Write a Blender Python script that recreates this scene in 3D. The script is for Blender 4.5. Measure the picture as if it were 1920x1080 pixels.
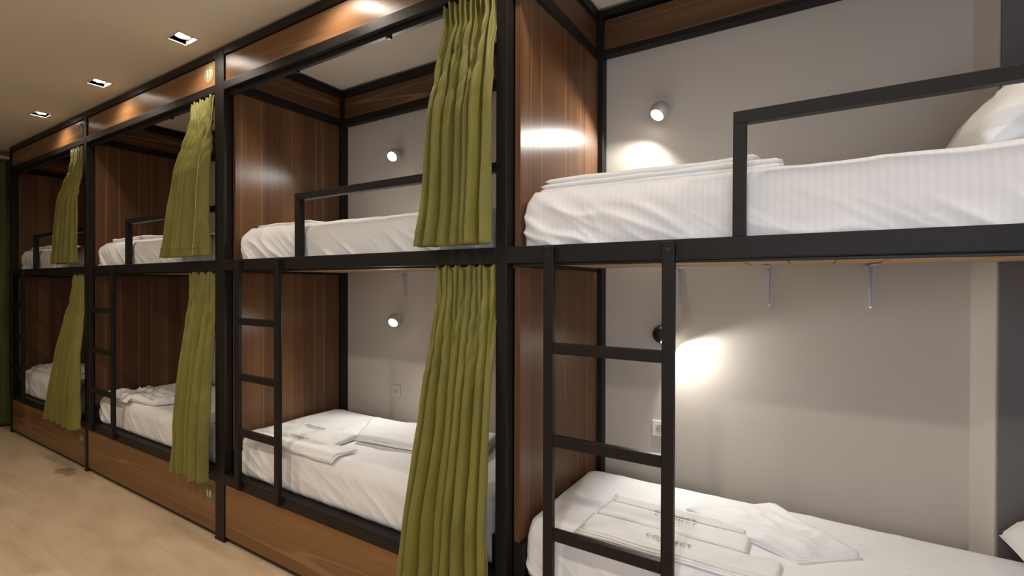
import bpy, bmesh, math, random
from mathutils import Vector, Matrix, noise
random.seed(7)
for o in list(bpy.data.objects): bpy.data.objects.remove(o)
S = bpy.context.scene
COL = S.collection

# ------------------------------------------------------------ camera
YAW, PIT, ROLL = 0.552, -0.0061, 0.0027
HCAM, DCAM, FPX = 1.6053, 1.62, 909.2
c_, s_ = math.cos(YAW), math.sin(YAW)
F = Vector((-s_*math.cos(PIT), c_*math.cos(PIT), math.sin(PIT)))
R = Vector((c_, s_, 0)); U = R.cross(F)
R2 = R*math.cos(ROLL)+U*math.sin(ROLL); U2 = -R*math.sin(ROLL)+U*math.cos(ROLL)
cam = bpy.data.cameras.new('camera'); co = bpy.data.objects.new('camera', cam); COL.objects.link(co)
m = Matrix((R2, U2, -F)).transposed().to_4x4(); m.translation = Vector((0, -DCAM, HCAM))
co.matrix_world = m
cam.sensor_width = 36; cam.lens = FPX/1920*36; cam.clip_start = .05; cam.clip_end = 60
S.camera = co

# ------------------------------------------------------------ world, daylight, exposure
w = bpy.data.worlds.new('world'); S.world = w; w.use_nodes = True
bg = w.node_tree.nodes['Background']; bg.inputs[0].default_value = (.45, .62, 1, 1); bg.inputs[1].default_value = .8
S.view_settings.view_transform = 'Standard'; S.view_settings.look = 'None'
S.view_settings.exposure = 0.0; S.view_settings.gamma = 1; S.view_settings.use_curve_mapping = False

WARM = (1, .87, .72); NEUT = (1, .97, .91); COOL = (.84, .91, 1)
def light(name, kind, loc, d, energy, color, **kw):
    l = bpy.data.lights.new(name, kind); l.energy = energy; l.color = color
    for k, v in kw.items(): setattr(l, k, v)
    o = bpy.data.objects.new(name, l); COL.objects.link(o); o.location = loc
    o.rotation_euler = Vector(d).to_track_quat('-Z', 'Y').to_euler()
    return o
ZC = 3.09            # ceiling height
DL_E = 21
DLX = [-5.745, -4.475, -3.235, -1.98, -0.72, .56]
DLY = -.165
# daylight through the window in the wall opposite the beds (the window itself is built below)
light('daylight', 'AREA', (.75, -2.86, 1.75), (-.05, 1, -.0), 30, COOL, shape='RECTANGLE', size=2.3, size_y=1.5)

# ------------------------------------------------------------ materials
def new_mat(name):
    mt = bpy.data.materials.new(name); mt.use_nodes = True
    nt = mt.node_tree; b = nt.nodes['Principled BSDF']
    return mt, nt, b
def N(nt, t, **kw):
    n = nt.nodes.new(t)
    for k, v in kw.items():
        if k in n.inputs.keys(): n.inputs[k].default_value = v
        else: setattr(n, k, v)
    return n
def ramp(nt, fac, stops):
    r = nt.nodes.new('ShaderNodeValToRGB')
    while len(r.color_ramp.elements) < len(stops): r.color_ramp.elements.new(.5)
    for e, (p, c) in zip(r.color_ramp.elements, stops):
        e.position = p; e.color = (*c, 1)
    nt.links.new(fac, r.inputs[0]); return r.outputs[0]
def mapped(nt, scale):
    g = nt.nodes.new('ShaderNodeNewGeometry'); mp = nt.nodes.new('ShaderNodeMapping')
    mp.inputs['Scale'].default_value = scale
    nt.links.new(g.outputs['Position'], mp.inputs['Vector']); return mp.outputs[0]
def bump(nt, b, h, strength=.2, dist=.002):
    bp = nt.nodes.new('ShaderNodeBump'); bp.inputs['Strength'].default_value = strength; bp.inputs['Distance'].default_value = dist
    nt.links.new(h, bp.inputs['Height']); nt.links.new(bp.outputs[0], b.inputs['Normal'])
def mixc(nt, fac, a, c, mode='MIX'):
    mx = nt.nodes.new('ShaderNodeMix'); mx.data_type = 'RGBA'; mx.blend_type = mode
    for sock, v in ((mx.inputs[0], fac), (mx.inputs[6], a), (mx.inputs[7], c)):
        if isinstance(v, (int, float)): sock.default_value = v
        elif isinstance(v, tuple): sock.default_value = (*v, 1)
        else: nt.links.new(v, sock)
    return mx.outputs[2]

def wood_mat(name, horiz, dark=False):
    mt, nt, b = new_mat(name)
    # tone bands across the grain (veneer leaves), fine grain, pale sapwood lines
    if horiz: sc_b, sc_g, sc_l = (.3, .3, 7), (1.1, 1.1, 60), (.22, .22, 9)
    else:     sc_b, sc_g, sc_l = (6, 6, .04), (45, 45, 1.1), (4.2, 4.2, .03)
    n1 = N(nt, 'ShaderNodeTexNoise', Scale=1.0, Detail=1.0); nt.links.new(mapped(nt, sc_b), n1.inputs['Vector'])
    n2 = N(nt, 'ShaderNodeTexNoise', Scale=1.0, Detail=5.0, Roughness=.65, Distortion=.3); nt.links.new(mapped(nt, sc_g), n2.inputs['Vector'])
    n3 = N(nt, 'ShaderNodeTexNoise', Scale=1.0, Detail=0.0); nt.links.new(mapped(nt, sc_l), n3.inputs['Vector'])
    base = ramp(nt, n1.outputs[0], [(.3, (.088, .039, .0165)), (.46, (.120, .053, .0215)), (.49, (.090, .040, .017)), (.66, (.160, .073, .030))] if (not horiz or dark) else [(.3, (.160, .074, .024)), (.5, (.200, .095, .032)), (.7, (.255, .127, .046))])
    grain = ramp(nt, n2.outputs[0], [(.32, (.82, .80, .78)), (.5, (1, 1, 1)), (.68, (1.14, 1.12, 1.10))])
    c = mixc(nt, 1.0, base, grain, 'MULTIPLY')
    line = ramp(nt, n3.outputs[0], [(.485, (0, 0, 0)), (.497, (1, 1, 1)), (.502, (1, 1, 1)), (.514, (0, 0, 0))])
    mm = N(nt, 'ShaderNodeMath', operation='MULTIPLY'); nt.links.new(line, mm.inputs[0]); mm.inputs[1].default_value = .42 if horiz else .26
    c = mixc(nt, mm.outputs[0], c, (.42, .235, .115))
    nt.links.new(c, b.inputs['Base Color'])
    b.inputs['Roughness'].default_value = .36
    b.inputs['IOR'].default_value = 1.5
    b.inputs['Anisotropic'].default_value = .8
    tg = N(nt, 'ShaderNodeTangent', direction_type='RADIAL', axis='Z'); nt.links.new(tg.outputs[0], b.inputs['Tangent'])
    bump(nt, b, n2.outputs[0], .12, .0008)
    return mt
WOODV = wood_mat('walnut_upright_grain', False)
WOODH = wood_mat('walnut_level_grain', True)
WOODI = wood_mat('shaded_walnut_level_grain', True, True)  # shade on the inner top panels put into a darker walnut copy

def simple(name, col, rough=.5, metal=0, noise_amt=.0, scale=30, bumpy=0, **kw):
    mt, nt, b = new_mat(name)
    b.inputs['Roughness'].default_value = rough; b.inputs['Metallic'].default_value = metal
    n = N(nt, 'ShaderNodeTexNoise', Scale=scale, Detail=4.0); nt.links.new(mapped(nt, (1, 1, 1)), n.inputs['Vector'])
    lo = tuple(x*(1-noise_amt) for x in col); hi = tuple(min(1, x*(1+noise_amt)) for x in col)
    nt.links.new(ramp(nt, n.outputs[0], [(.3, lo), (.7, hi)]), b.inputs['Base Color'])
    if bumpy: bump(nt, b, n.outputs[0], bumpy, .001)
    for k, v in kw.items(): b.inputs[k].default_value = v
    return mt
METAL = simple('dark_painted_steel', (.011, .009, .008), .50, 0, .12, 60, .04)
METAL.node_tree.nodes['Principled BSDF'].inputs['Specular IOR Level'].default_value = .24
BLACKP = simple('black_track', (.012, .012, .012), .5, 0, .1)
WALL = simple('cream_wall_paint', (.48, .438, .385), .85, 0, .015, 3, .02)
CEIL = simple('ceiling_paint', (.80, .735, .63), .9, 0, .015, 2)
PINE = simple('pale_pine_board', (.50, .33, .18), .6, 0, .15, 9)
WHITEP = simple('white_plastic', (.70, .67, .62), .4, 0, .02)
CREAMP = simple('cream_plastic', (.47, .44, .39), .45, 0, .02)
GREYM = simple('grey_painted_bracket', (.46, .46, .50), .5, 0, .04)
CHROME = simple('bright_reflector', (.85, .85, .86), .18, 1, .02)
GREYBALL = simple('satin_grey_metal', (.50, .48, .44), .35, .3, .03)
BLACKBALL = simple('satin_black_metal', (.012, .011, .011), .35, 0, .05)
BRONZE = simple('bronze_print', (.27, .215, .14), .8, 0, .45, 400)
BADGEM = simple('badge_print', (.17, .165, .085), .9, 0, .15, 50)
BADGET = simple('badge_figures', (.75, .76, .66), .6, 0, .05)
BAND = simple('woven_towel_border', (.70, .71, .72), .9, 0, .03, 200)
BOLT = simple('zinc_bolt', (.45, .43, .40), .35, .9, .05)

def emit(name, col, st):
    mt, nt, b = new_mat(name); b.inputs['Emission Color'].default_value = (*col, 1); b.inputs['Emission Strength'].default_value = st
    b.inputs['Base Color'].default_value = (*col, 1); return mt
LAMPGLOW = emit('lamp_glow', (1, .93, .80), 22)
DLGLOW = emit('downlight_glow', (1, .92, .82), 40)

def sheet_mat(name, stripes=0, tint=(.825, .835, .85)):
    mt, nt, b = new_mat(name)
    n = N(nt, 'ShaderNodeTexNoise', Scale=9.0, Detail=5.0, Roughness=.6, Distortion=.6); nt.links.new(mapped(nt, (1, 1, 1)), n.inputs['Vector'])
    col = ramp(nt, n.outputs[0], [(.3, tuple(x*.97 for x in tint)), (.7, tint)])
    if stripes:
        wv = N(nt, 'ShaderNodeTexWave', wave_type='BANDS', bands_direction='X', Scale=stripes); nt.links.new(mapped(nt, (1, 1, 1)), wv.inputs['Vector'])
        f = ramp(nt, wv.outputs[0], [(.45, (1, 1, 1)), (.55, (.965, .965, .97))])
        col = mixc(nt, 1.0, col, f, 'MULTIPLY')
        rr = ramp(nt, wv.outputs[0], [(.45, (.85,)*3), (.55, (.65,)*3)]); nt.links.new(rr, b.inputs['Roughness'])
    else: b.inputs['Roughness'].default_value = .8
    nt.links.new(col, b.inputs['Base Color'])
    b.inputs['Sheen Weight'].default_value = .15
    bump(nt, b, n.outputs[0], .55, .008)
    return mt
SHEET = sheet_mat('white_cotton_sheet')
SHEETS = sheet_mat('striped_satin_sheet', 15)
TOWEL = simple('white_terry', (.82, .83, .835), .95, 0, .02, 250, .4)

def velvet(name, col, dark):
    mt, nt, b = new_mat(name)
    n = N(nt, 'ShaderNodeTexNoise', Scale=7.0, Detail=4.0, Roughness=.6, Distortion=.8); nt.links.new(mapped(nt, (1, 1, .35)), n.inputs['Vector'])
    nt.links.new(ramp(nt, n.outputs[0], [(.3, dark), (.72, col)]), b.inputs['Base Color'])
    b.inputs['Roughness'].default_value = .62
    b.inputs['Sheen Weight'].default_value = .42; b.inputs['Sheen Roughness'].default_value = .35
    b.inputs['Sheen Tint'].default_value = (.80, .78, .42, 1)
    bump(nt, b, n.outputs[0], .2, .006)
    return mt
VELVET = velvet('moss_green_velvet', (.200, .186, .031), (.128, .118, .016))
VELVETD = velvet('dark_green_velvet', (.085, .095, .018), (.05, .06, .01))

def floor_mat():
    mt, nt, b = new_mat('pale_oak_laminate')
    oi = nt.nodes.new('ShaderNodeObjectInfo')
    n1 = N(nt, 'ShaderNodeTexNoise', Scale=1.0, Detail=3.0, Roughness=.55, Distortion=.5); nt.links.new(mapped(nt, (1.5, 5, 1)), n1.inputs['Vector'])
    n2 = N(nt, 'ShaderNodeTexNoise', Scale=1.0, Detail=4.0); nt.links.new(mapped(nt, (4, 90, 1)), n2.inputs['Vector'])
    c = ramp(nt, n1.outputs[0], [(.28, (.52, .385, .25)), (.5, (.63, .48, .325)), (.72, (.70, .55, .39))])
    g = ramp(nt, n2.outputs[0], [(.3, (.93, .92, .90)), (.7, (1.04, 1.04, 1.04))])
    c = mixc(nt, 1.0, c, g, 'MULTIPLY')
    t = ramp(nt, oi.outputs['Random'], [(0, (.97, .967, .96)), (1, (1.02, 1.03, 1.03))])
    c = mixc(nt, 1.0, c, t, 'MULTIPLY')
    # one darker patch beside the second post from the far end
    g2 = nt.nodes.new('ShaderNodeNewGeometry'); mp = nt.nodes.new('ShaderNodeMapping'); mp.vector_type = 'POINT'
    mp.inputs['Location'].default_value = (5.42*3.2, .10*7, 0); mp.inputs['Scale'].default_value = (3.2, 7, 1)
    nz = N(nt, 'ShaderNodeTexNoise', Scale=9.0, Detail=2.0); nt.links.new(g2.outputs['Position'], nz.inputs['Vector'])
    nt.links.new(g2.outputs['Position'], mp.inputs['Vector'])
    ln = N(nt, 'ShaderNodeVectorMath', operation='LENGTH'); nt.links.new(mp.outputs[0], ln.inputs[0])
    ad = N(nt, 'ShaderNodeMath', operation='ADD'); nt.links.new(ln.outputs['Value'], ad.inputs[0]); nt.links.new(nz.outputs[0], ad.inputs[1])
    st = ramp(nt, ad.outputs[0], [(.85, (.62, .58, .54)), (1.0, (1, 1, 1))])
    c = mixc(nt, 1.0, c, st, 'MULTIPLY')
    nt.links.new(c, b.inputs['Base Color']); b.inputs['Roughness'].default_value = .42
    bump(nt, b, n2.outputs[0], .05, .0006)
    return mt
FLOOR = floor_mat()

# ------------------------------------------------------------ builders
def wloc(o):
    v = Vector((0, 0, 0))
    while o: v += o.location; o = o.parent
    return v
def thing(name, label, cat, loc, group=None):
    o = bpy.data.objects.new(name, None); COL.objects.link(o); o.location = loc
    o.empty_display_size = .1
    o['label'] = label; o['category'] = cat
    if group: o['group'] = group
    return o
def put(name, bm, mat, parent=None, loc=None, smooth=False, label=None):
    """bm is in world coordinates; origin goes to loc (or the mesh's lowest middle)"""
    bmesh.ops.recalc_face_normals(bm, faces=bm.faces)
    me = bpy.data.meshes.new(name)
    if loc is None:
        xs = [v.co for v in bm.verts]
        loc = Vector(((min(v.x for v in xs)+max(v.x for v in xs))/2, (min(v.y for v in xs)+max(v.y for v in xs))/2, min(v.z for v in xs)))
    loc = Vector(loc); bmesh.ops.translate(bm, verts=bm.verts, vec=-loc)
    bm.to_mesh(me); bm.free()
    if smooth:
        for p in me.polygons: p.use_smooth = True
    mats = mat if isinstance(mat, (list, tuple)) else [mat]
    for k in mats: me.materials.append(k)
    o = bpy.data.objects.new(name, me); COL.objects.link(o)
    o.parent = parent; o.location = loc - (wloc(parent) if parent else Vector((0, 0, 0)))
    if label: o['label'] = label
    return o
def tag(o, label, cat, group=None):
    o['label'] = label; o['category'] = cat
    if group: o['group'] = group
    return o
def struct(o): o['kind'] = 'structure'; return o
def box(bm, x0, x1, y0, y1, z0, z1, bev=.0):
    r = bmesh.ops.create_cube(bm, size=1); vs = r['verts']
    for v in vs: v.co = Vector((x0+(v.co.x+.5)*(x1-x0), y0+(v.co.y+.5)*(y1-y0), z0+(v.co.z+.5)*(z1-z0)))
    if bev:
        es = list({e for v in vs for e in v.link_edges})
        bmesh.ops.bevel(bm, geom=es, offset=bev, segments=2, affect='EDGES', profile=.5)
    return bm
def BX(*a, bev=.003): return box(bmesh.new(), *a, bev=bev)
def cyl(bm, c, r1, r2, h, axis=(0, 0, 1), seg=20, caps=True):
    r = bmesh.ops.create_cone(bm, cap_ends=caps, segments=seg, radius1=r1, radius2=r2, depth=h)
    q = Vector((0, 0, 1)).rotation_difference(Vector(axis).normalized()).to_matrix().to_4x4()
    bmesh.ops.transform(bm, matrix=Matrix.Translation(Vector(c)) @ q, verts=r['verts'])
    return r['verts']
def nz(x, y, z): return noise.noise(Vector((x, y, z)))

# ------------------------------------------------------------ room shell
XL, XR, YF, YB = -7.82, 2.6, -2.7, .90
fl = struct(put('floor', BX(XL, XR, YF, YB, -.12, -.012, bev=0), FLOOR))
meshes = {}
PW, k = .19, 0
y = YF
row = 0
while y < YB-.01:
    y1 = min(y+PW, YB); x = XL - (row*.47 % 1.3)
    while x < XR:
        a, b2 = max(x, XL), min(x+1.3, XR)
        if b2-a > .02:
            key = (round(b2-a, 4), round(y1-y, 4))
            if key not in meshes:
                o = put('plank', box(bmesh.new(), 0, b2-a-.0006, 0, y1-y-.0006, -.012, 0, bev=.0005), FLOOR, fl, (0, 0, 0))
                meshes[key] = o.data
            else:
                o = bpy.data.objects.new('plank', meshes[key]); COL.objects.link(o); o.parent = fl
            o.location = Vector((a, y, 0)) - fl.location
        x += 1.3
    y = y1; row += 1
struct(put('wall_back', BX(XL-.1, XR+.1, YB, YB+.12, -.12, 3.4, bev=0), WALL))
struct(put('wall_left', BX(XL-.12, XL, YF-.1, YB, -.12, 3.4, bev=0), WALL))
struct(put('wall_right', BX(XR, XR+.12, YF-.1, YB, -.12, 3.4, bev=0), WALL))
bm = bmesh.new()
WX0, WX1, WZ0, WZ1 = -.4, 1.9, 1.0, 2.5
for a in ((XL-.1, WX0, -.12, 3.4), (WX1, XR+.1, -.12, 3.4), (WX0, WX1, -.12, WZ0), (WX0, WX1, WZ1, 3.4)):
    box(bm, a[0], a[1], YF-.1, YF, a[2], a[3])
struct(put('wall_front', bm, WALL))
bm = bmesh.new()
for a in ((WX0, WX0+.05, WZ0, WZ1), (WX1-.05, WX1, WZ0, WZ1), (WX0, WX1, WZ0, WZ0+.05), (WX0, WX1, WZ1-.05, WZ1), (.72, .78, WZ0, WZ1)):
    box(bm, a[0], a[1], YF-.07, YF-.02, a[2], a[3])
struct(put('window_1', bm, WHITEP))
# plaster column in the back corner of the last bunk, with a splayed left side
bm = bmesh.new()
pts = [(.520, YB+.01), (.577, .815), (1.35, .815), (1.35, YB+.01)]
lo = [bm.verts.new((x, y, 0)) for x, y in pts]; hi = [bm.verts.new((x, y, ZC)) for x, y in pts]
bm.faces.new(lo); bm.faces.new(hi)
for i in range(4): bm.faces.new((lo[i], lo[(i+1) % 4], hi[(i+1) % 4], hi[i]))
struct(put('trim_1', bm, WALL))
struct(put('trim_3', BX(.583, 1.35, .800, .815, 0, ZC, bev=.001), simple('grey_board', (.12, .113, .117), .7, 0, .02, 5)))
# ceiling with square openings for the downlights
bm = bmesh.new()
hx, hy = .070, .050
xs = [XL-.1]; 
for x in DLX: xs += [x-hx, x+hx]
xs.append(XR+.1)
for i in range(len(xs)-1):
    if i % 2 == 0: box(bm, xs[i], xs[i+1], YF-.1, YB+.1, ZC, ZC+.1)
    else:
        box(bm, xs[i], xs[i+1], YF-.1, DLY-hy, ZC, ZC+.1); box(bm, xs[i], xs[i+1], DLY+hy, YB+.1, ZC, ZC+.1)
struct(put('ceiling', bm, CEIL))
struct(put('trim_2', BX(XL, XL+.03, YF, YB-.9, 3.03, ZC, bev=.006), WHITEP))

# ------------------------------------------------------------ bunk beds
T = .052                          # tube size
ZR0, ZR1 = 1.690, 1.756           # middle rail
ZB0, ZB1 = .365, .425             # lower beam
ZT0, ZT1, ZT2, ZT3 = 2.808, 2.860, 3.022, 3.074
YR = .86
def bunk(xl, xr, own_left, guard_x, lad, zlad, name_lab, badge_hi=None, badge_lo=None, up=0, gz=2.1, skew=0, xb=None, ye=None):
    """xl/xr: inner faces of the left and right posts"""
    t = thing('bunk_bed', name_lab, 'bunk bed', ((xl+xr)/2, .43, 0), 'bunk beds built in a row along the back wall')
    P = lambda n, bm, mt=METAL, par=t, **k: put(n, bm, mt, par, **k)
    def post(x0, x1, y0, y1):
        p = P('post', BX(x0, x1, y0, y1, .012, ZT3))
        put('foot', BX(x0-.004, x1+.004, y0-.004, y1+.004, 0, .012, bev=.002), BLACKP, p)
    posts = [(xr, xr+T)]
    if own_left: posts.append((xl-T, xl))
    for a, b in posts:
        post(a, b, 0, T)
    # the back posts stand a little proud of the side panels
    P('post', BX(xl-.002, xl+.058+skew, YR-.02, YR+.038, .012, ZT3))
    ye = ye or YR-.02; xe = xb or xr-.02
    if not xb: P('post', BX(xr-.02, xr+.03, YR-.02, YR+.038, .012, ZT3))
    for z0, z1, y0 in ((ZT2, ZT3, 0), (ZT0, ZT1, 0), (ZR0, ZR1, 0), (ZB0, ZB1, 0), (.012, .030, .012)):
        P('front_rail', BX(xl, xr, y0, y0+T, z0, z1))
    for z0, z1 in ((ZT2, ZT3), (ZT0, ZT1), (ZB0, ZB1)):
        P('back_rail', BX(xl+.06, xe, YR-.015, YR+.035, z0+up*(z0 > 2), z1))
    for z0, z1 in ((ZT2, ZT3), (ZT0, ZT1), (ZR0-.01, ZR1), (ZB0, .565)):
        P('side_rail', BX(xl+.002, xl+.05, T, YR-.02, z0, z1))
    for z0, z1 in ((ZT2, ZT3), (ZT0, ZT1), (ZR0, ZR1), (ZB0, .565)):
        P('side_rail', BX(xr-.05, xr-.002, T, ye, z0, z1))
    # walnut panels
    P('top_panel', BX(xl+.004, xr-.004, .010, .028, ZT1+.003, ZT2-.003, bev=.001), WOODH)
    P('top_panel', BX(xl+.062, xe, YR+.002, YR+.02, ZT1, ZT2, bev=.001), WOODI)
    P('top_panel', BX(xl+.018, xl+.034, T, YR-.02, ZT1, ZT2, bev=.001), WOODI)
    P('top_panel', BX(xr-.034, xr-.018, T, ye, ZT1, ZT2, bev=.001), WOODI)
    P('plinth_panel', BX(xl+.006, xr-.006, .006, .024, .034, ZB0-.007, bev=.001), WOODH)
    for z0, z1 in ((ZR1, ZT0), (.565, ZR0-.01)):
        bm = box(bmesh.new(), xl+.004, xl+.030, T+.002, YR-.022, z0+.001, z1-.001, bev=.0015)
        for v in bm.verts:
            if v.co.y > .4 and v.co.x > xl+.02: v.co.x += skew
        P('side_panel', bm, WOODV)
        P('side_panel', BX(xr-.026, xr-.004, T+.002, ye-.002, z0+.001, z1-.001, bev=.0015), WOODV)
    # pale boards that carry the upper mattress
    nb = 13; L = (xr-xl-.12)/nb
    for i in range(nb):
        x = xl+.06+i*L
        P('bed_board', BX(x+.002, x+L-.003, .056, ye-.01, 1.694+.002*(i % 2), 1.712, bev=.002), PINE)
    P('bed_base', BX(xl+.055, xr-.055, T+.004, ye-.01, .385, .418, bev=.002), BLACKP)
    # curtain tracks under the top and middle rails
    P('curtain_track', BX(xl+.01, xr-.01, .030, .052, ZT0-.024, ZT0, bev=.002), BLACKP)
    P('curtain_track', BX(xl+.01, xr-.01, .032, .050, ZR0-.010, ZR0, bev=.002), BLACKP)
    # little track clips
    for dx in (.33, .68):
        P('track_clip', BX(xl+dx*(xr-xl), xl+dx*(xr-xl)+.022, .026, .048, ZT0-.038, ZT0-.022, bev=.002), BLACKP)
    # guard rail
    g = .037
    bm = bmesh.new()
    box(bm, guard_x, guard_x+g, 0.004, .004+g, ZR1, gz-g, bev=.002)
    box(bm, guard_x, xr, 0.004, .004+g, gz-g, gz, bev=.002)
    P('guard_rail', bm)
    # ladder
    lx0, lx1 = lad
    ld = P('ladder', BX(lx0, lx0+.040, -.026, 0, ZB0+.012, 1.748, bev=.003))
    put('stile', BX(lx1-.040, lx1, -.026, 0, ZB0+.012, 1.748, bev=.003), METAL, ld)
    for z in zlad: put('rung', BX(lx0+.040, lx1-.040, -.024, .002, z-.020, z+.020, bev=.003), METAL, ld)
    for x in (lx0+.020, lx1-.020):
        bm = bmesh.new(); cyl(bm, (x, -.0265, 1.722), .0065, .0065, .003, (0, 1, 0), 14)
        put('bolt_hole', bm, BLACKP, ld)
    for x in (lx0-.05, lx0+.09):
        bm = bmesh.new(); cyl(bm, (x, -.001, 1.722), .004, .004, .004, (0, 1, 0), 12); P('bolt', bm, METAL)
    for num, z in ((badge_hi, 2.948), (badge_lo, .262)):
        if not num: continue
        yb = .0095 if z > 1 else .0055
        x = xr-.085
        bm = bmesh.new(); cyl(bm, (x, yb-.0008, z), .055, .055, .0014, (0, 1, 0), 40)
        bd = P('number_badge', bm, BADGEM)
        text('badge_figure', num, .062, (x, yb-.0022, z), (math.pi/2, 0, 0), BADGET, bd)
    return t
def text(name, s, size, loc, rot, mat, parent, sx=1):
    cu = bpy.data.curves.new(name, 'FONT'); cu.body = s; cu.size = size; cu.align_x = 'CENTER'; cu.align_y = 'CENTER'; cu.extrude = .0004
    cu.resolution_u = 3; cu.space_character = 1.1
    o = bpy.data.objects.new(name, cu); COL.objects.link(o)
    bpy.context.view_layer.update()
    me = bpy.data.meshes.new_from_object(o.evaluated_get(bpy.context.evaluated_depsgraph_get()))
    bpy.data.objects.remove(o); me.name = name; me.materials.clear(); me.materials.append(mat)
    me.transform(Matrix.Diagonal((sx, 1, 1, 1)))
    o = bpy.data.objects.new(name, me); COL.objects.link(o); o.parent = parent
    o.location = Vector(loc)-wloc(parent); o.rotation_euler = rot
    return o

X4L, X4R = -1.023, 1.03
X3L, X3R = -3.092, -1.075
X2L, X2R = -5.260, -3.196
X1L, X1R = -7.334, -5.312
R1, R2_, R3_ = 1.372, 1.030, .682
bunk(X1L, X1R, True, -6.648, (-7.30, -6.870), (1.39, 1.055, .720), 'farthest walnut and black steel bunk bed, beside the dark curtain on the end wall', '15', '16', gz=2.095)
bunk(X2L, X2R, False, -4.515, (-5.145, -4.665), (1.39, 1.055, .720), 'walnut and black steel bunk bed numbered 17 above and 18 below', '17', '18', gz=2.104)
bunk(X3L, X3R, True, -2.388, (-2.930, -2.492), (1.385, 1.055, .725), 'walnut bunk bed second from the right, between the numbered one and the nearest', gz=2.099)
bunk(X4L, X4R, False, -.206, (-.846, -.372), (R1, R2_, R3_), 'nearest walnut bunk bed at the right, large in view and without any curtain', up=.02, gz=2.138, skew=.016, xb=.515, ye=.797)

# ------------------------------------------------------------ soft goods
def mattress(x0, x1, y0, y1, z0, z1, seed, label, group, mat, wr=.010, stripe_from=None):
    """rounded mattress in a stretched, creased sheet"""
    bm = bmesh.new()
    nx, nr = 190, 64
    r = .085; cx, cy, cz = (x0+x1)/2, (y0+y1)/2, (z0+z1)/2
    hx_, hy_, hz = (x1-x0)/2, (y1-y0)/2, (z1-z0)/2
    # section outline (superellipse-ish rounded rectangle)
    sec = []
    ry, rz = .055, .075
    per = []
    def arc(ccy, ccz, a0, n=7):
        for i in range(n):
            a = a0+math.pi/2*i/(n-1); per.append((ccy+ry*math.cos(a), ccz+rz*math.sin(a), math.cos(a), math.sin(a)))
    def seg(p, q, nn, n):
        for i in range(1, n): per.append((p[0]+(q[0]-p[0])*i/n, p[1]+(q[1]-p[1])*i/n, *nn))
    arc(hy_-ry, hz-rz, 0)
    seg((hy_-ry, hz), (-hy_+ry, hz), (0, 1), 16)
    arc(-hy_+ry, hz-rz, math.pi/2)
    seg((-hy_, hz-rz), (-hy_, -hz+.03), (-1, 0), 22)
    per += [(-hy_+.004, -hz+.02, -1, 0), (-hy_+.02, -hz, -.7, -.7), (hy_-.02, -hz, .7, -.7), (hy_-.004, -hz+.02, 1, 0)]
    seg((hy_, -hz+.03), (hy_, hz-rz), (1, 0), 4)
    rings = []
    for i in range(nx+1):
        u = -1+2*i/nx
        # ends: rounded in plan
        e = max(0, (abs(u)*hx_-(hx_-r))/r); e = min(1, e)
        k = math.sqrt(max(0, 1-e*e))
        xx = cx + (math.copysign(hx_-r+r*math.sin(e*math.pi/2) if e > 0 else abs(u)*hx_, u))
        kk = math.cos(e*math.pi/2)
        shr = 1-(1-kk)*.10; shz = (1-kk)
        ring = []
        for (py, pz, ny, nzz) in per:
            yy = py*shr; zz = pz
            if pz > 0: zz = pz-(pz+hz)*.16*shz**1.4
            zz -= 0 if pz < 0 else 0
            # gentle crown and sag
            if nzz > .9: zz += .006*nz(xx*2+seed, yy*3, 0)+.004
            d = 0
            if py < -hy_+.08:      # front face: slanting stretch creases, strongest low and near the ends
                low = 1-min(1, max(0, (zz+hz)/(2*hz)))
                edge = .35+.65*math.exp(-((xx-x0)/.42)**2)+.35*math.exp(-((x1-xx)/.4)**2)
                s = (xx-x0)*5.2+(zz+hz)*7.5+seed*3
                n1 = nz(s, (xx*1.3-zz*3.0)*.8+seed, seed)
                cre = (1-min(1, abs(n1)*4.2))**1.6
                n2 = nz(s*2.6+9, (xx*1.2-zz*2.0)+seed, seed*2)
                cre2 = (1-min(1, abs(n2)*4.5))**1.5
                wgt = (.30+.70*math.sin(min(1, low*1.25)*math.pi*.5))
                d += wr*(1.5*cre*edge+.6*cre2*edge)*wgt - wr*.5*nz(xx*6+seed, zz*9, 1)
                # tucked hem gathers along the bottom
                d -= wr*.8*abs(nz(xx*24+seed, 2, 0))*max(0, low-.72)*3
            else:
                d += wr*.30*nz(xx*5+seed, yy*6, 2) + wr*.35*(1-min(1, abs(nz(xx*3-yy*4+seed, yy*2, 5))*5))**2
            yo = cy+yy+ny*d; zo = cz+zz+nzz*d
            ring.append(bm.verts.new((xx, yo, max(zo, z0))))
        rings.append(ring)
    n = len(per)
    for i in range(nx):
        for j in range(n):
            bm.faces.new((rings[i][j], rings[i+1][j], rings[i+1][(j+1) % n], rings[i][(j+1) % n]))
    for ring, dd in ((rings[0], -1), (rings[-1], 1)):
        inner = [bm.verts.new((v.co.x+dd*.004, cy+(v.co.y-cy)*.9, cz+(v.co.z-cz)*.9)) for v in ring]
        for j in range(n): bm.faces.new((ring[j], ring[(j+1) % n], inner[(j+1) % n], inner[j]))
        bm.faces.new(inner)
    o = put('mattress', bm, mat, smooth=True)
    return tag(o, label, 'mattress', group)

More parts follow.
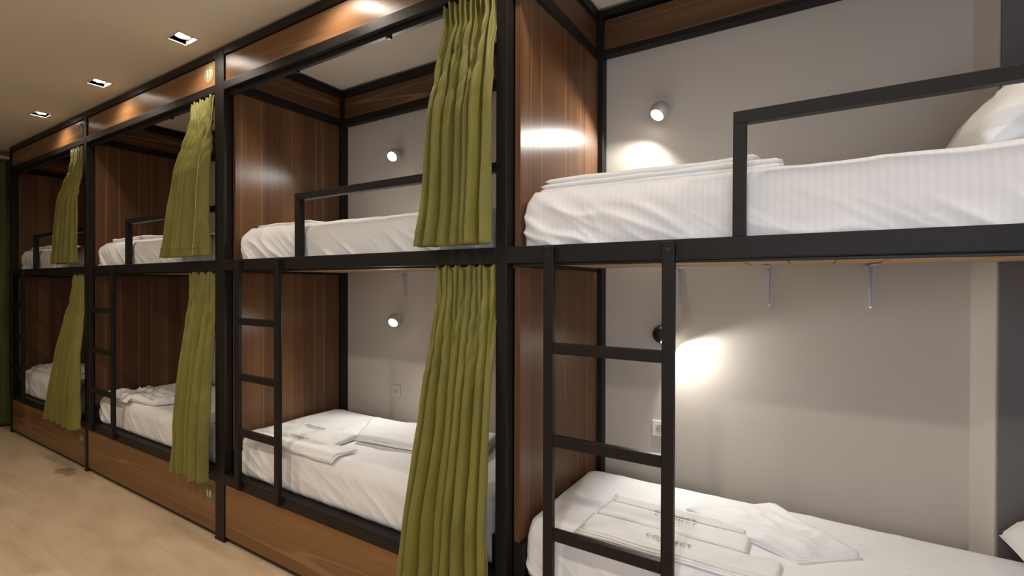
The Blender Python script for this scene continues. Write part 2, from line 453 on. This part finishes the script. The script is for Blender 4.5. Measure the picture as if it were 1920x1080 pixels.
def slab(name, quad, z, th, layers, seed, mat=TOWEL, drape=None, parent=None, curl=0, rough=.006, crumple=0):
    """folded cloth on quad [(x,y)*4] with stacked, rounded folds"""
    bm = bmesh.new()
    A, B, C, D = [Vector(q) for q in quad]
    nu, nv = 46, 26
    lt = th/layers
    for L in range(layers):
        zb = z+L*lt
        ins = .004*abs(nz(L*3.1+seed, 0, 0))+.002*L
        tops, bots = [], []
        for i in range(nu+1):
            u = i/nu; rt, rb = [], []
            for j in range(nv+1):
                v = j/nv
                p = (A*(1-u)+B*u)*(1-v)+(D*(1-u)+C*u)*v
                c0 = (A+B+C+D)/4; p = c0+(p-c0)*(1-ins*4)
                ed = min(u, 1-u)*(B-A).length; ed2 = min(v, 1-v)*(D-A).length
                m_ = min(ed, ed2)
                rr = lt*.5
                fall = math.sqrt(max(0, 1-(1-min(1, m_/rr))**2)) if rr > 0 else 1
                wob = .009*nz(p.x*7+seed+L, p.y*7, L)
                px = p.x+wob; py = p.y+.008*nz(p.x*7, p.y*7+seed, L+5)
                zz = zb+rr*(1+fall*1.04)+rough*max(0, .4+nz(p.x*6+seed, p.y*8, L*2))*(L+1)/layers
                if crumple:
                    q = nz(p.x*9+seed, p.y*12, 3); zz += crumple*(1-min(1, abs(q)*2.6))**2*min(1, m_/.03)+crumple*.7*max(0, nz(p.x*5, p.y*6+seed, 8))
                zl = zb+rr*(1-fall*.98)-.0015
                dz = curl*max(0, u-.82)**1.2*6
                if drape is not None and py < drape:
                    q = drape-py; fold = min(.03, q*q*9+q*.12)
                    zz -= fold; zl -= fold; py = drape-q*.75
                rt.append(bm.verts.new((px, py, zz+dz))); rb.append(bm.verts.new((px, py, zl+dz)))
            tops.append(rt); bots.append(rb)
        for g, fl_ in ((tops, 0), (bots, 1)):
            for i in range(nu):
                for j in range(nv):
                    bm.faces.new((g[i][j], g[i+1][j], g[i+1][j+1], g[i][j+1]))
        for i in range(nu):
            bm.faces.new((tops[i][0], tops[i+1][0], bots[i+1][0], bots[i][0])); bm.faces.new((tops[i][nv], tops[i+1][nv], bots[i+1][nv], bots[i][nv]))
        for j in range(nv):
            bm.faces.new((tops[0][j], tops[0][j+1], bots[0][j+1], bots[0][j])); bm.faces.new((tops[nu][j], tops[nu][j+1], bots[nu][j+1], bots[nu][j]))
    return put(name, bm, mat, parent, smooth=True)

def pillow(c, lx, ly, th, rot, seed, label):
    bm = bmesh.new(); n = 30
    f, bck = [], []
    for i in range(n+1):
        a, b = [], []
        for j in range(n+1):
            u, v = -1+2*i/n, -1+2*j/n
            # corners stay out as ears, sides draw in
            x = u*lx/2*(1-.07*(1-v*v)*0-.06*(v*v < 2)*(1-abs(v)**2)*abs(u)**6); y = v*ly/2*(1-.06*(1-u*u)*abs(v)**6)
            h = th/2*(max(0, (1-u**4)*(1-v**4)))**.55
            h += .006*nz(u*3+seed, v*3, 1)*(1-u*u)*(1-v*v)+.012*(1-min(1, abs(nz(u*2.2+seed, v*4, 2))*4))**2*(1-u**4)*(1-v**4)
            a.append(bm.verts.new((x, y, h+.002))); b.append(bm.verts.new((x, y, -h-.002)))
        f.append(a); bck.append(b)
    for g in (f, bck):
        for i in range(n):
            for j in range(n): bm.faces.new((g[i][j], g[i+1][j], g[i+1][j+1], g[i][j+1]))
    for i in range(n):
        for j in (0, n): bm.faces.new((f[i][j], f[i+1][j], bck[i+1][j], bck[i][j])); bm.faces.new((f[j][i], f[j][i+1], bck[j][i+1], bck[j][i]))
    from mathutils import Euler
    bmesh.ops.transform(bm, matrix=Matrix.Translation(Vector(c)) @ Euler(rot).to_matrix().to_4x4(), verts=bm.verts)
    o = put('pillow', bm, SHEET, smooth=True)
    return tag(o, label, 'pillow')

MU, ML = 'sheeted mattresses on the upper bunks', 'sheeted mattresses on the lower bunks'
YM0 = .056
mattress(-.985, .985, YM0, .74, ZR0+.024, 1.975, 1.3, 'white sheeted mattress on the upper bunk nearest the camera, slanting creases on its side', MU, SHEETS, .013)
mattress(-.972, .975, YM0, .74, .420, .662, 2.7, 'white sheeted mattress on the lower bunk nearest the camera, under printed towels', ML, SHEET, .008)
mattress(X3L+.075, X3R-.06, YM0, .80, ZR0+.024, 1.945, 5.1, 'white mattress on the upper bunk left of the nearest upper green curtain', MU, SHEET, .013)
mattress(X3L+.065, X3R-.06, YM0, .80, .420, .682, 3.9, 'white mattress on the lower bunk holding a folded striped sheet, left of a green curtain', ML, SHEET, .009)
mattress(X2L+.055, X2R-.06, YM0, .80, ZR0+.024, 1.950, 8.2, 'white mattress on the upper bunk numbered 17', MU, SHEET, .012)
mattress(X2L+.060, X2R-.06, YM0, .80, .420, .655, 9.4, 'white mattress on the lower bunk numbered 18, with crumpled towels', ML, SHEET, .010)
mattress(X1L+.055, X1R-.06, YM0, .80, ZR0+.024, 1.955, 11.6, 'white mattress on the farthest upper bunk, at the left', MU, SHEET, .014)
mattress(X1L+.060, X1R-.06, YM0, .80, .420, .672, 12.8, 'white mattress on the farthest lower bunk, at the left', ML, SHEET, .013)

pillow((.585, .44, 2.175), .54, .60, .16, (0, math.radians(-45), 0), 3, 'white pillow propped at the right end of the nearest upper bunk')
pillow((.80, .47, .830), .50, .60, .17, (0, math.radians(-28), 0), 6, 'white pillow at the right end of the nearest lower bunk')

pillow((.76, .42, 2.035), .46, .60, .12, (0, 0, 0), 9, 'added white pillow, out of view, lying flat behind the propped one on the nearest upper bunk')  # unseen extra pillow, added so the propped one has something to lean on

def logo(par, x, y, z, rz, s=1.0, tilt=0):
    text('printed_name', 'CONNECT', .034*s, (x, y, z), (tilt, 0, rz), BRONZE, par, 1.15)
    text('printed_word', 'H O S T E L', .016*s, (x+.0*s, y-.028*s, z), (tilt, 0, rz), BRONZE, par)
TG = 'folded white towels laid out on the bunks'
def towel(quad, z, th, layers, seed, label, **k):
    o = slab('towel', quad, z, th, layers, seed, **k); tag(o, label, 'towel', TG); return o
# nearest lower bunk
a = towel([(-.74, .245), (-.185, .235), (-.175, .445), (-.73, .455)], .664, .020, 2, 1.0, 'folded white towel with printed name, rear one of two on the nearest lower bunk', rough=.002)
b = slab('woven_border', [(-.72, .365), (-.20, .355), (-.20, .415), (-.72, .425)], .6865, .0025, 1, 1.5, BAND, parent=a, rough=.001)
logo(a, -.452, .345, .6945, -.02, .78)
a = towel([(-.76, .075), (-.075, .075), (-.075, .228), (-.75, .238)], .664, .017, 2, 2.0, 'folded white towel with printed name, front of the pair on the nearest lower bunk', rough=.002)
slab('woven_border', [(-.74, .08), (-.09, .08), (-.09, .108), (-.74, .112)], .6835, .0022, 1, 2.5, BAND, parent=a, rough=.001)
logo(a, -.432, .160, .6875, -.02, .80)
tag(slab('folded_sheet', [(-.44, .47), (-.035, .27), (.150, .43), (-.125, .715)], .667, .014, 2, 4.0, SHEET, rough=.008, crumple=.012), 'thin folded white sheet with ruffled back edge, right of the nearest printed towels', 'sheet')
# nearest upper bunk: long folded towels along the front edge
towel([(-.935, .115), (-.075, .115), (-.075, .42), (-.93, .42)], 1.977, .034, 2, 6.0, 'long folded white towel on the nearest upper bunk, the lower of two', rough=.004)
towel([(-.925, .13), (-.15, .16), (-.13, .42), (-.90, .42)], 2.016, .018, 1, 7.0, 'thin white towel on top of the long one, nearest upper bunk, right end curling up', rough=.006, curl=.012)
# third bunk
a = towel([(-2.86, .10), (-2.27, .135), (-2.28, .345), (-2.89, .35)], .690, .022, 2, 8.0, 'white towel with printed name, rear of two left of the folded striped sheet', rough=.010, crumple=.008)
logo(a, -2.60, .285, .7285, -.03, .9)
a = towel([(-2.88, .035), (-2.14, .03), (-2.10, .19), (-2.84, .12)], .693, .014, 2, 9.0, 'white printed towel draping over a mattress edge, left of the folded striped sheet', rough=.004, drape=.085)
logo(a, -2.52, .125, .7225, -.03, .8)
tag(slab('folded_sheet', [(-2.25, .31), (-1.45, .40), (-1.55, .77), (-2.46, .60)], .690, .038, 2, 10.0, SHEETS, rough=.012), 'folded white sheet with woven stripes, partly behind the nearest lower green curtain', 'sheet')
towel([(-2.93, .12), (-2.42, .12), (-2.42, .38), (-2.90, .38)], 1.950, .020, 2, 12.0, 'flat white towel on the upper bunk left of the largest curtain, seen edge on', rough=.006)
# second bunk
towel([(-5.06, .035), (-4.30, .11), (-4.18, .36), (-4.95, .36)], .664, .022, 2, 14.0, 'crumpled white towel heap on the lower bunk numbered 18', rough=.012, crumple=.030)
towel([(-4.86, .02), (-4.60, .02), (-4.62, .20), (-4.90, .20)], .694, .012, 1, 15.0, 'small white towel with a corner hanging over the mattress edge, lower bunk numbered 18', rough=.004, drape=.085, crumple=.006)
towel([(-5.03, .10), (-4.35, .10), (-4.35, .34), (-5.0, .34)], 1.956, .026, 2, 16.0, 'white towels folded flat on the upper bunk numbered 17', rough=.012)
# first bunk
towel([(-7.15, .10), (-6.35, .14), (-6.35, .38), (-7.1, .38)], .678, .024, 2, 17.0, 'crumpled white towel on the farthest lower bunk', rough=.012, crumple=.028)
towel([(-7.10, .10), (-6.35, .10), (-6.35, .34), (-7.05, .34)], 1.962, .026, 2, 18.0, 'white towel folded flat on the farthest upper bunk', rough=.010)

# ------------------------------------------------------------ curtains
def curtain(name, prof, z1, z0, nf, seed, label, mat=VELVET, group=None, yfun=None, amp=.030, axis='x', head=.10, floor_dz=0):
    """prof(t)->(left,right) along the row for t=0 (top) .. 1 (bottom)"""
    bm = bmesh.new(); NU, NV = nf*26, 90
    rows = []
    for j in range(NV+1):
        t = j/NV; L, Rr = prof(t); W = Rr-L
        z = z1+(z0-z1)*t; dz = z1-z
        hd = max(0, 1-dz/head)                       # pleated heading
        neck = math.exp(-((dz-head)/.035)**2)
        row_ = []
        for i in range(NU+1):
            u = i/NU
            bl = min(1, t*2.4); bl = bl*bl*(3-2*bl)
            w0 = u+.035*nz(u*5+seed, 1.5, seed); w1 = u+.085*nz(u*3.1+seed, 8.5, seed)+.012*nz(u*4, t*3+seed, 3)
            ph0 = 2*math.pi*w0*nf*1.5; ph = 2*math.pi*w1*nf
            fine = math.sin(ph0)+.3*math.sin(2*ph0+seed)
            fine = math.copysign(abs(fine)**.7, fine)
            big = math.sin(ph)+.30*math.sin(2*ph+1+2*nz(u*3, seed, t*.6))+.16*math.sin(3*ph+seed*2)
            # ridges broad and round, valleys tight
            big = .9-1.9*abs(math.sin(ph/2))**.75+.22*(big) if int(seed*10) % 2 else 1.9*abs(math.sin(ph/2))**.75-.9+.22*big
            var = 1+.85*nz(u*nf*.6+seed, 5, t*.7)
            A = amp*var*(.55+.55*t)*(1-.35*neck)
            off = A*((1-bl)*fine*.62+bl*big)
            off += .010*nz(u*4+seed, t*3, 7)*min(1, t*4)+.003*nz(u*14+t*3, t*9+seed, 9)*min(1, t*5)
            if 0 < (z-z0)-.055 < .006: off -= .003
            x = L+W*u+.008*math.cos(ph)*(1-hd)*(.3+.6*t)+.003*nz(u*10, t*5, seed)
            # slanting tension creases from the heading
            cr = nz(u*7+dz*5+seed, dz*6, 2)
            off += .012*(1-min(1, abs(cr)*2.5))**2*math.exp(-((dz-.25)/.22)**2)
            zz = z + hd*.012*math.sin(ph0*.5+1)
            if t > .985: zz += .004*math.sin(ph)
            yb = yfun(t)
            row_.append(bm.verts.new((x, yb+off, zz) if axis == 'x' else (yb+off, x, zz)))
        rows.append(row_)
    for j in range(NV):
        for i in range(NU): bm.faces.new((rows[j][i], rows[j][i+1], rows[j+1][i+1], rows[j+1][i]))
    o = put(name, bm, mat, smooth=True)
    sd = o.modifiers.new('thickness', 'SOLIDIFY'); sd.thickness = .0022; sd.offset = 0
    return tag(o, label, 'curtain', group)
def lerp(tab):
    def f(t):
        for (a, la, ra), (b, lb, rb) in zip(tab, tab[1:]):
            if t <= b+1e-9:
                k = (t-a)/(b-a); k = k*k*(3-2*k) if False else k
                return la+(lb-la)*k, ra+(rb-ra)*k
        return tab[-1][1:]
    return f
GC = 'moss green curtains gathered at the right end of each bunk'
yu = lambda t: .012-.052*min(1, t*2.2)
yl = lambda t: .012-.075*min(1, t*1.3)
curtain('curtain', lerp([(0, -1.36, -1.074), (.10, -1.345, -1.074), (.2, -1.372, -1.072), (.5, -1.40, -1.068), (.8, -1.425, -1.066), (1, -1.452, -1.064)]), 2.802, 1.770, 7, 1.1,
        'upper green curtain of the pair nearest the camera, left of the thick post', group=GC, yfun=yu, amp=.043)
curtain('curtain', lerp([(0, -1.392, -1.074), (.12, -1.385, -1.074), (.5, -1.42, -1.068), (.8, -1.47, -1.062), (1, -1.500, -1.056)]), 1.681, .335, 7, 4.1,
        'lower green curtain of the pair nearest the camera, reaching down over the plinth', group=GC, yfun=yl, amp=.043)
curtain('curtain', lerp([(0, -3.53, -3.205), (.12, -3.51, -3.205), (.5, -3.62, -3.2), (1, -3.78, -3.2)]), 2.802, 1.785, 6, 6.3,
        'upper green curtain on the bunk numbered 17', group=GC, yfun=yu)
curtain('curtain', lerp([(0, -3.55, -3.205), (.12, -3.53, -3.205), (.5, -3.56, -3.2), (1, -3.60, -3.185)]), 1.681, .375, 5, 8.7,
        'lower green curtain on the bunk numbered 18', group=GC, yfun=yl)
curtain('curtain', lerp([(0, -5.65, -5.325), (.12, -5.63, -5.325), (.5, -5.82, -5.32), (1, -5.95, -5.32)]), 2.802, 1.785, 5, 10.2,
        'upper green curtain on the farthest bunk', group=GC, yfun=yu)
curtain('curtain', lerp([(0, -5.60, -5.325), (.12, -5.62, -5.325), (.5, -5.85, -5.32), (1, -6.07, -5.27)]), 1.681, .370, 5, 12.9,
        'lower green curtain on the farthest bunk', group=GC, yfun=yl)
curtain('curtain', lerp([(0, -1.4, .30), (1, -1.4, .32)]), 2.985, .03, 12, 15.5,
        'full-height dark green curtain on the end wall at the far left', VELVETD, yfun=lambda t: -7.66, amp=.035, axis='y')
bm = bmesh.new(); box(bm, -7.70, -7.62, -1.5, .36, 2.995, 3.02, bev=.003)
tag(put('curtain_rail', bm, WHITEP), 'white curtain rail at the top of the end wall', 'curtain rail')

# ------------------------------------------------------------ wall lamps
def wall_lamp(x, z, d, ball, label, energy, size):
    d = Vector(d).normalized(); r = .047; yc = .842
    t = thing('wall_lamp', label, 'wall lamp', (x, YB, z), 'round wall lamps in the bunks')
    bm = bmesh.new(); cyl(bm, (x, YB-.012, z), .026, .026, .024, (0, 1, 0), 28)
    put('wall_mount', bm, ball, t, smooth=False)
    bm = bmesh.new(); bmesh.ops.create_uvsphere(bm, u_segments=36, v_segments=24, radius=r)
    q = Vector((0, 0, 1)).rotation_difference(d).to_matrix().to_4x4()
    lim = r*.66
    bmesh.ops.delete(bm, geom=[v for v in bm.verts if v.co.z > lim+.004], context='VERTS')
    c = Vector((x, yc, z))
    bmesh.ops.transform(bm, matrix=Matrix.Translation(c) @ q, verts=bm.verts)
    hd = put('lamp_head', bm, ball, t, smooth=True)
    bm = bmesh.new(); bmesh.ops.create_uvsphere(bm, u_segments=28, v_segments=16, radius=.033)
    for v in bm.verts: v.co.z = max(v.co.z, 0)*.45-.004
    bmesh.ops.transform(bm, matrix=Matrix.Translation(c+d*lim) @ q, verts=bm.verts)
    put('lamp_glass', bm, LAMPGLOW, hd, smooth=True, label='glowing round lens')
    light('lamp_light', 'SPOT', c+d*(lim+.018), d, energy, NEUT, spot_size=math.radians(size), spot_blend=.4, shadow_soft_size=.018)
wall_lamp(-0.648, 2.480, (-.30, -.52, -.74), GREYBALL, 'grey ball wall lamp lit in the nearest upper bunk, shining down', 22, 150)
wall_lamp(-0.633, 1.361, (.70, -.24, -.68), BLACKBALL, 'black ball wall lamp behind the nearest ladder, shining to the right', 18, 140)
wall_lamp(-2.490, 2.513, (.22, -.80, -.55), GREYBALL, 'pale ball wall lamp in the upper bunk left of the largest curtain', 18, 146)
wall_lamp(-2.480, 1.357, (.26, -.80, -.50), GREYBALL, 'pale ball wall lamp in the lower bunk left of the largest curtain', 18, 146)

# ------------------------------------------------------------ sockets and brackets
def outlet(x, z, label):
    t = thing('wall_socket', label, 'socket', (x, YB, z), 'white sockets on the bunk walls')
    put('face_plate', BX(x-.041, x+.041, YB-.009, YB, z-.041, z+.041, bev=.003), WHITEP if x > -1 else CREAMP, t)
    bm = bmesh.new(); cyl(bm, (x, YB-.0095, z), .021, .021, .003, (0, 1, 0), 28); so = put('socket_well', bm, simple('socket_shade', (.40, .38, .35), .5), t)
    for dx in (-.0095, .0095):
        bm = bmesh.new(); cyl(bm, (x+dx, YB-.0115, z), .0028, .0028, .002, (0, 1, 0), 12); put('pin_hole', bm, BLACKP, so)
outlet(-0.653, 0.871, 'white wall socket behind the nearest ladder, above the lower mattress')
outlet(-2.520, 0.846, 'cream wall socket above the lower mattress left of the largest curtain')
def bracket(x, label):
    t = thing('shelf_bracket', label, 'bracket', (x, YB, 1.69), 'grey metal brackets under the upper bunks')
    z1, z0 = 1.690, 1.512
    bm = bmesh.new()
    for w0, w1, d0, d1 in ((.017, .005, .004, .004),):
        v = [bm.verts.new(p) for p in ((x-w1, YB, z0-.008), (x+w1, YB, z0-.008), (x+w0, YB, z1), (x-w0, YB, z1),
                                       (x-w1, YB-d1, z0-.008), (x+w1, YB-d1, z0-.008), (x+w0, YB-d0, z1), (x-w0, YB-d0, z1))]
        for f in ((0, 1, 2, 3), (4, 5, 6, 7), (0, 1, 5, 4), (1, 2, 6, 5), (2, 3, 7, 6), (3, 0, 4, 7)): bm.faces.new([v[i] for i in f])
    put('wall_flange', bm, GREYM, t)
    bm = bmesh.new()
    v = [bm.verts.new(p) for p in ((x-.003, YB-.004, z0+.012), (x+.003, YB-.004, z0+.012), (x+.008, YB-.004, z1-.004), (x-.008, YB-.004, z1-.004), (x, YB-.012, z0+.014), (x, YB-.034, z1-.004))]
    for f in ((0, 1, 2, 3), (0, 1, 4), (3, 2, 5), (0, 4, 5, 3), (1, 2, 5, 4)): bm.faces.new([v[i] for i in f])
    put('rib', bm, GREYM, t)
    put('arm', BX(x-.013, x+.013, YB-.21, YB-.004, z1-.004, z1, bev=.001), GREYM, t)
    bm = bmesh.new(); cyl(bm, (x, YB-.004, z0+.004), .004, .004, .004, (0, 1, 0), 12); put('screw', bm, BOLT, t)
bracket(-0.555, 'grey wall bracket just right of the nearest ladder, leftmost of three')
bracket(-0.162, 'grey wall bracket in the middle of the three under the nearest upper bunk')
bracket(0.213, 'grey wall bracket, rightmost of the three under the nearest upper bunk')
bracket(-2.434, 'grey wall bracket above the lower lamp, left of the largest curtain')

# ------------------------------------------------------------ downlights
DLL = {-5.745: 'square recessed downlight above the farthest bunk, smallest of the three in view',
       -4.475: 'square recessed downlight above the bunk numbered 17, middle of the three in view', -3.235: 'square recessed downlight largest in view, above the numbered bunk\'s right post',
       -1.98: 'recessed downlight above the bunk left of the largest curtain', -.72: 'recessed downlight above the nearest bunk', .56: 'recessed downlight above the right end of the nearest bunk'}
for x in DLX:
    t = thing('downlight', DLL[x], 'ceiling light', (x, DLY, ZC), 'square downlights in the ceiling')
    bm = bmesh.new(); w_ = .013
    for a in ((x-hx-w_, x+hx+w_, DLY-hy-w_, DLY-hy), (x-hx-w_, x+hx+w_, DLY+hy, DLY+hy+w_), (x-hx-w_, x-hx, DLY-hy, DLY+hy), (x+hx, x+hx+w_, DLY-hy, DLY+hy)):
        box(bm, *a, ZC-.006, ZC+.002)
    put('frame', bm, WHITEP, t)
    bm = bmesh.new()
    for a in ((x-hx-.006, x-hx, DLY-hy, DLY+hy), (x+hx, x+hx+.006, DLY-hy, DLY+hy), (x-hx, x+hx, DLY-hy-.006, DLY-hy), (x-hx, x+hx, DLY+hy, DLY+hy+.006)):
        box(bm, *a, ZC+.0, ZC+.10)
    box(bm, x-hx, x+hx, DLY-hy, DLY+hy, ZC+.09, ZC+.10)
    put('housing', bm, BLACKP, t)
    bm = bmesh.new(); cyl(bm, (x, DLY+.0, ZC+.034), .045, .030, .040, (0, 0, 1), 28, caps=False); rf = put('reflector', bm, CHROME, t, smooth=True)
    bm = bmesh.new(); cyl(bm, (x+.012, DLY+.006, ZC+.004), .026, .026, .010, (.25, -.2, 1), 28); put('lamp_disc', bm, DLGLOW, rf)
    light('downlight_light', 'SPOT', (x, DLY, ZC-.004), (0, 0, -1), DL_E, WARM, spot_size=math.radians(150), spot_blend=.75, shadow_soft_size=.03)
# unseen fill lights added over the aisle to brighten the room
for x, lab in ((-4.6, 'farthest one'), (-2.4, 'midway along'), (-.4, 'left behind the camera'), (1.6, 'right behind the camera')):
    t = thing('downlight', 'added round fill light over the aisle, out of view, '+lab, 'ceiling light', (x, -1.9, ZC-.03), 'added aisle fill lights')
    bm = bmesh.new(); cyl(bm, (x, -1.9, ZC-.014), .07, .07, .027, (0, 0, 1), 28); put('housing', bm, WHITEP, t)
    bm = bmesh.new(); cyl(bm, (x, -1.9, ZC-.029), .055, .055, .003, (0, 0, 1), 28); put('lamp_disc', bm, DLGLOW, t)
    light('aisle_fill_light', 'SPOT', (x, -1.9, ZC-.04), (0, 0, -1), 98, WARM, spot_size=math.radians(160), spot_blend=.8, shadow_soft_size=.06)
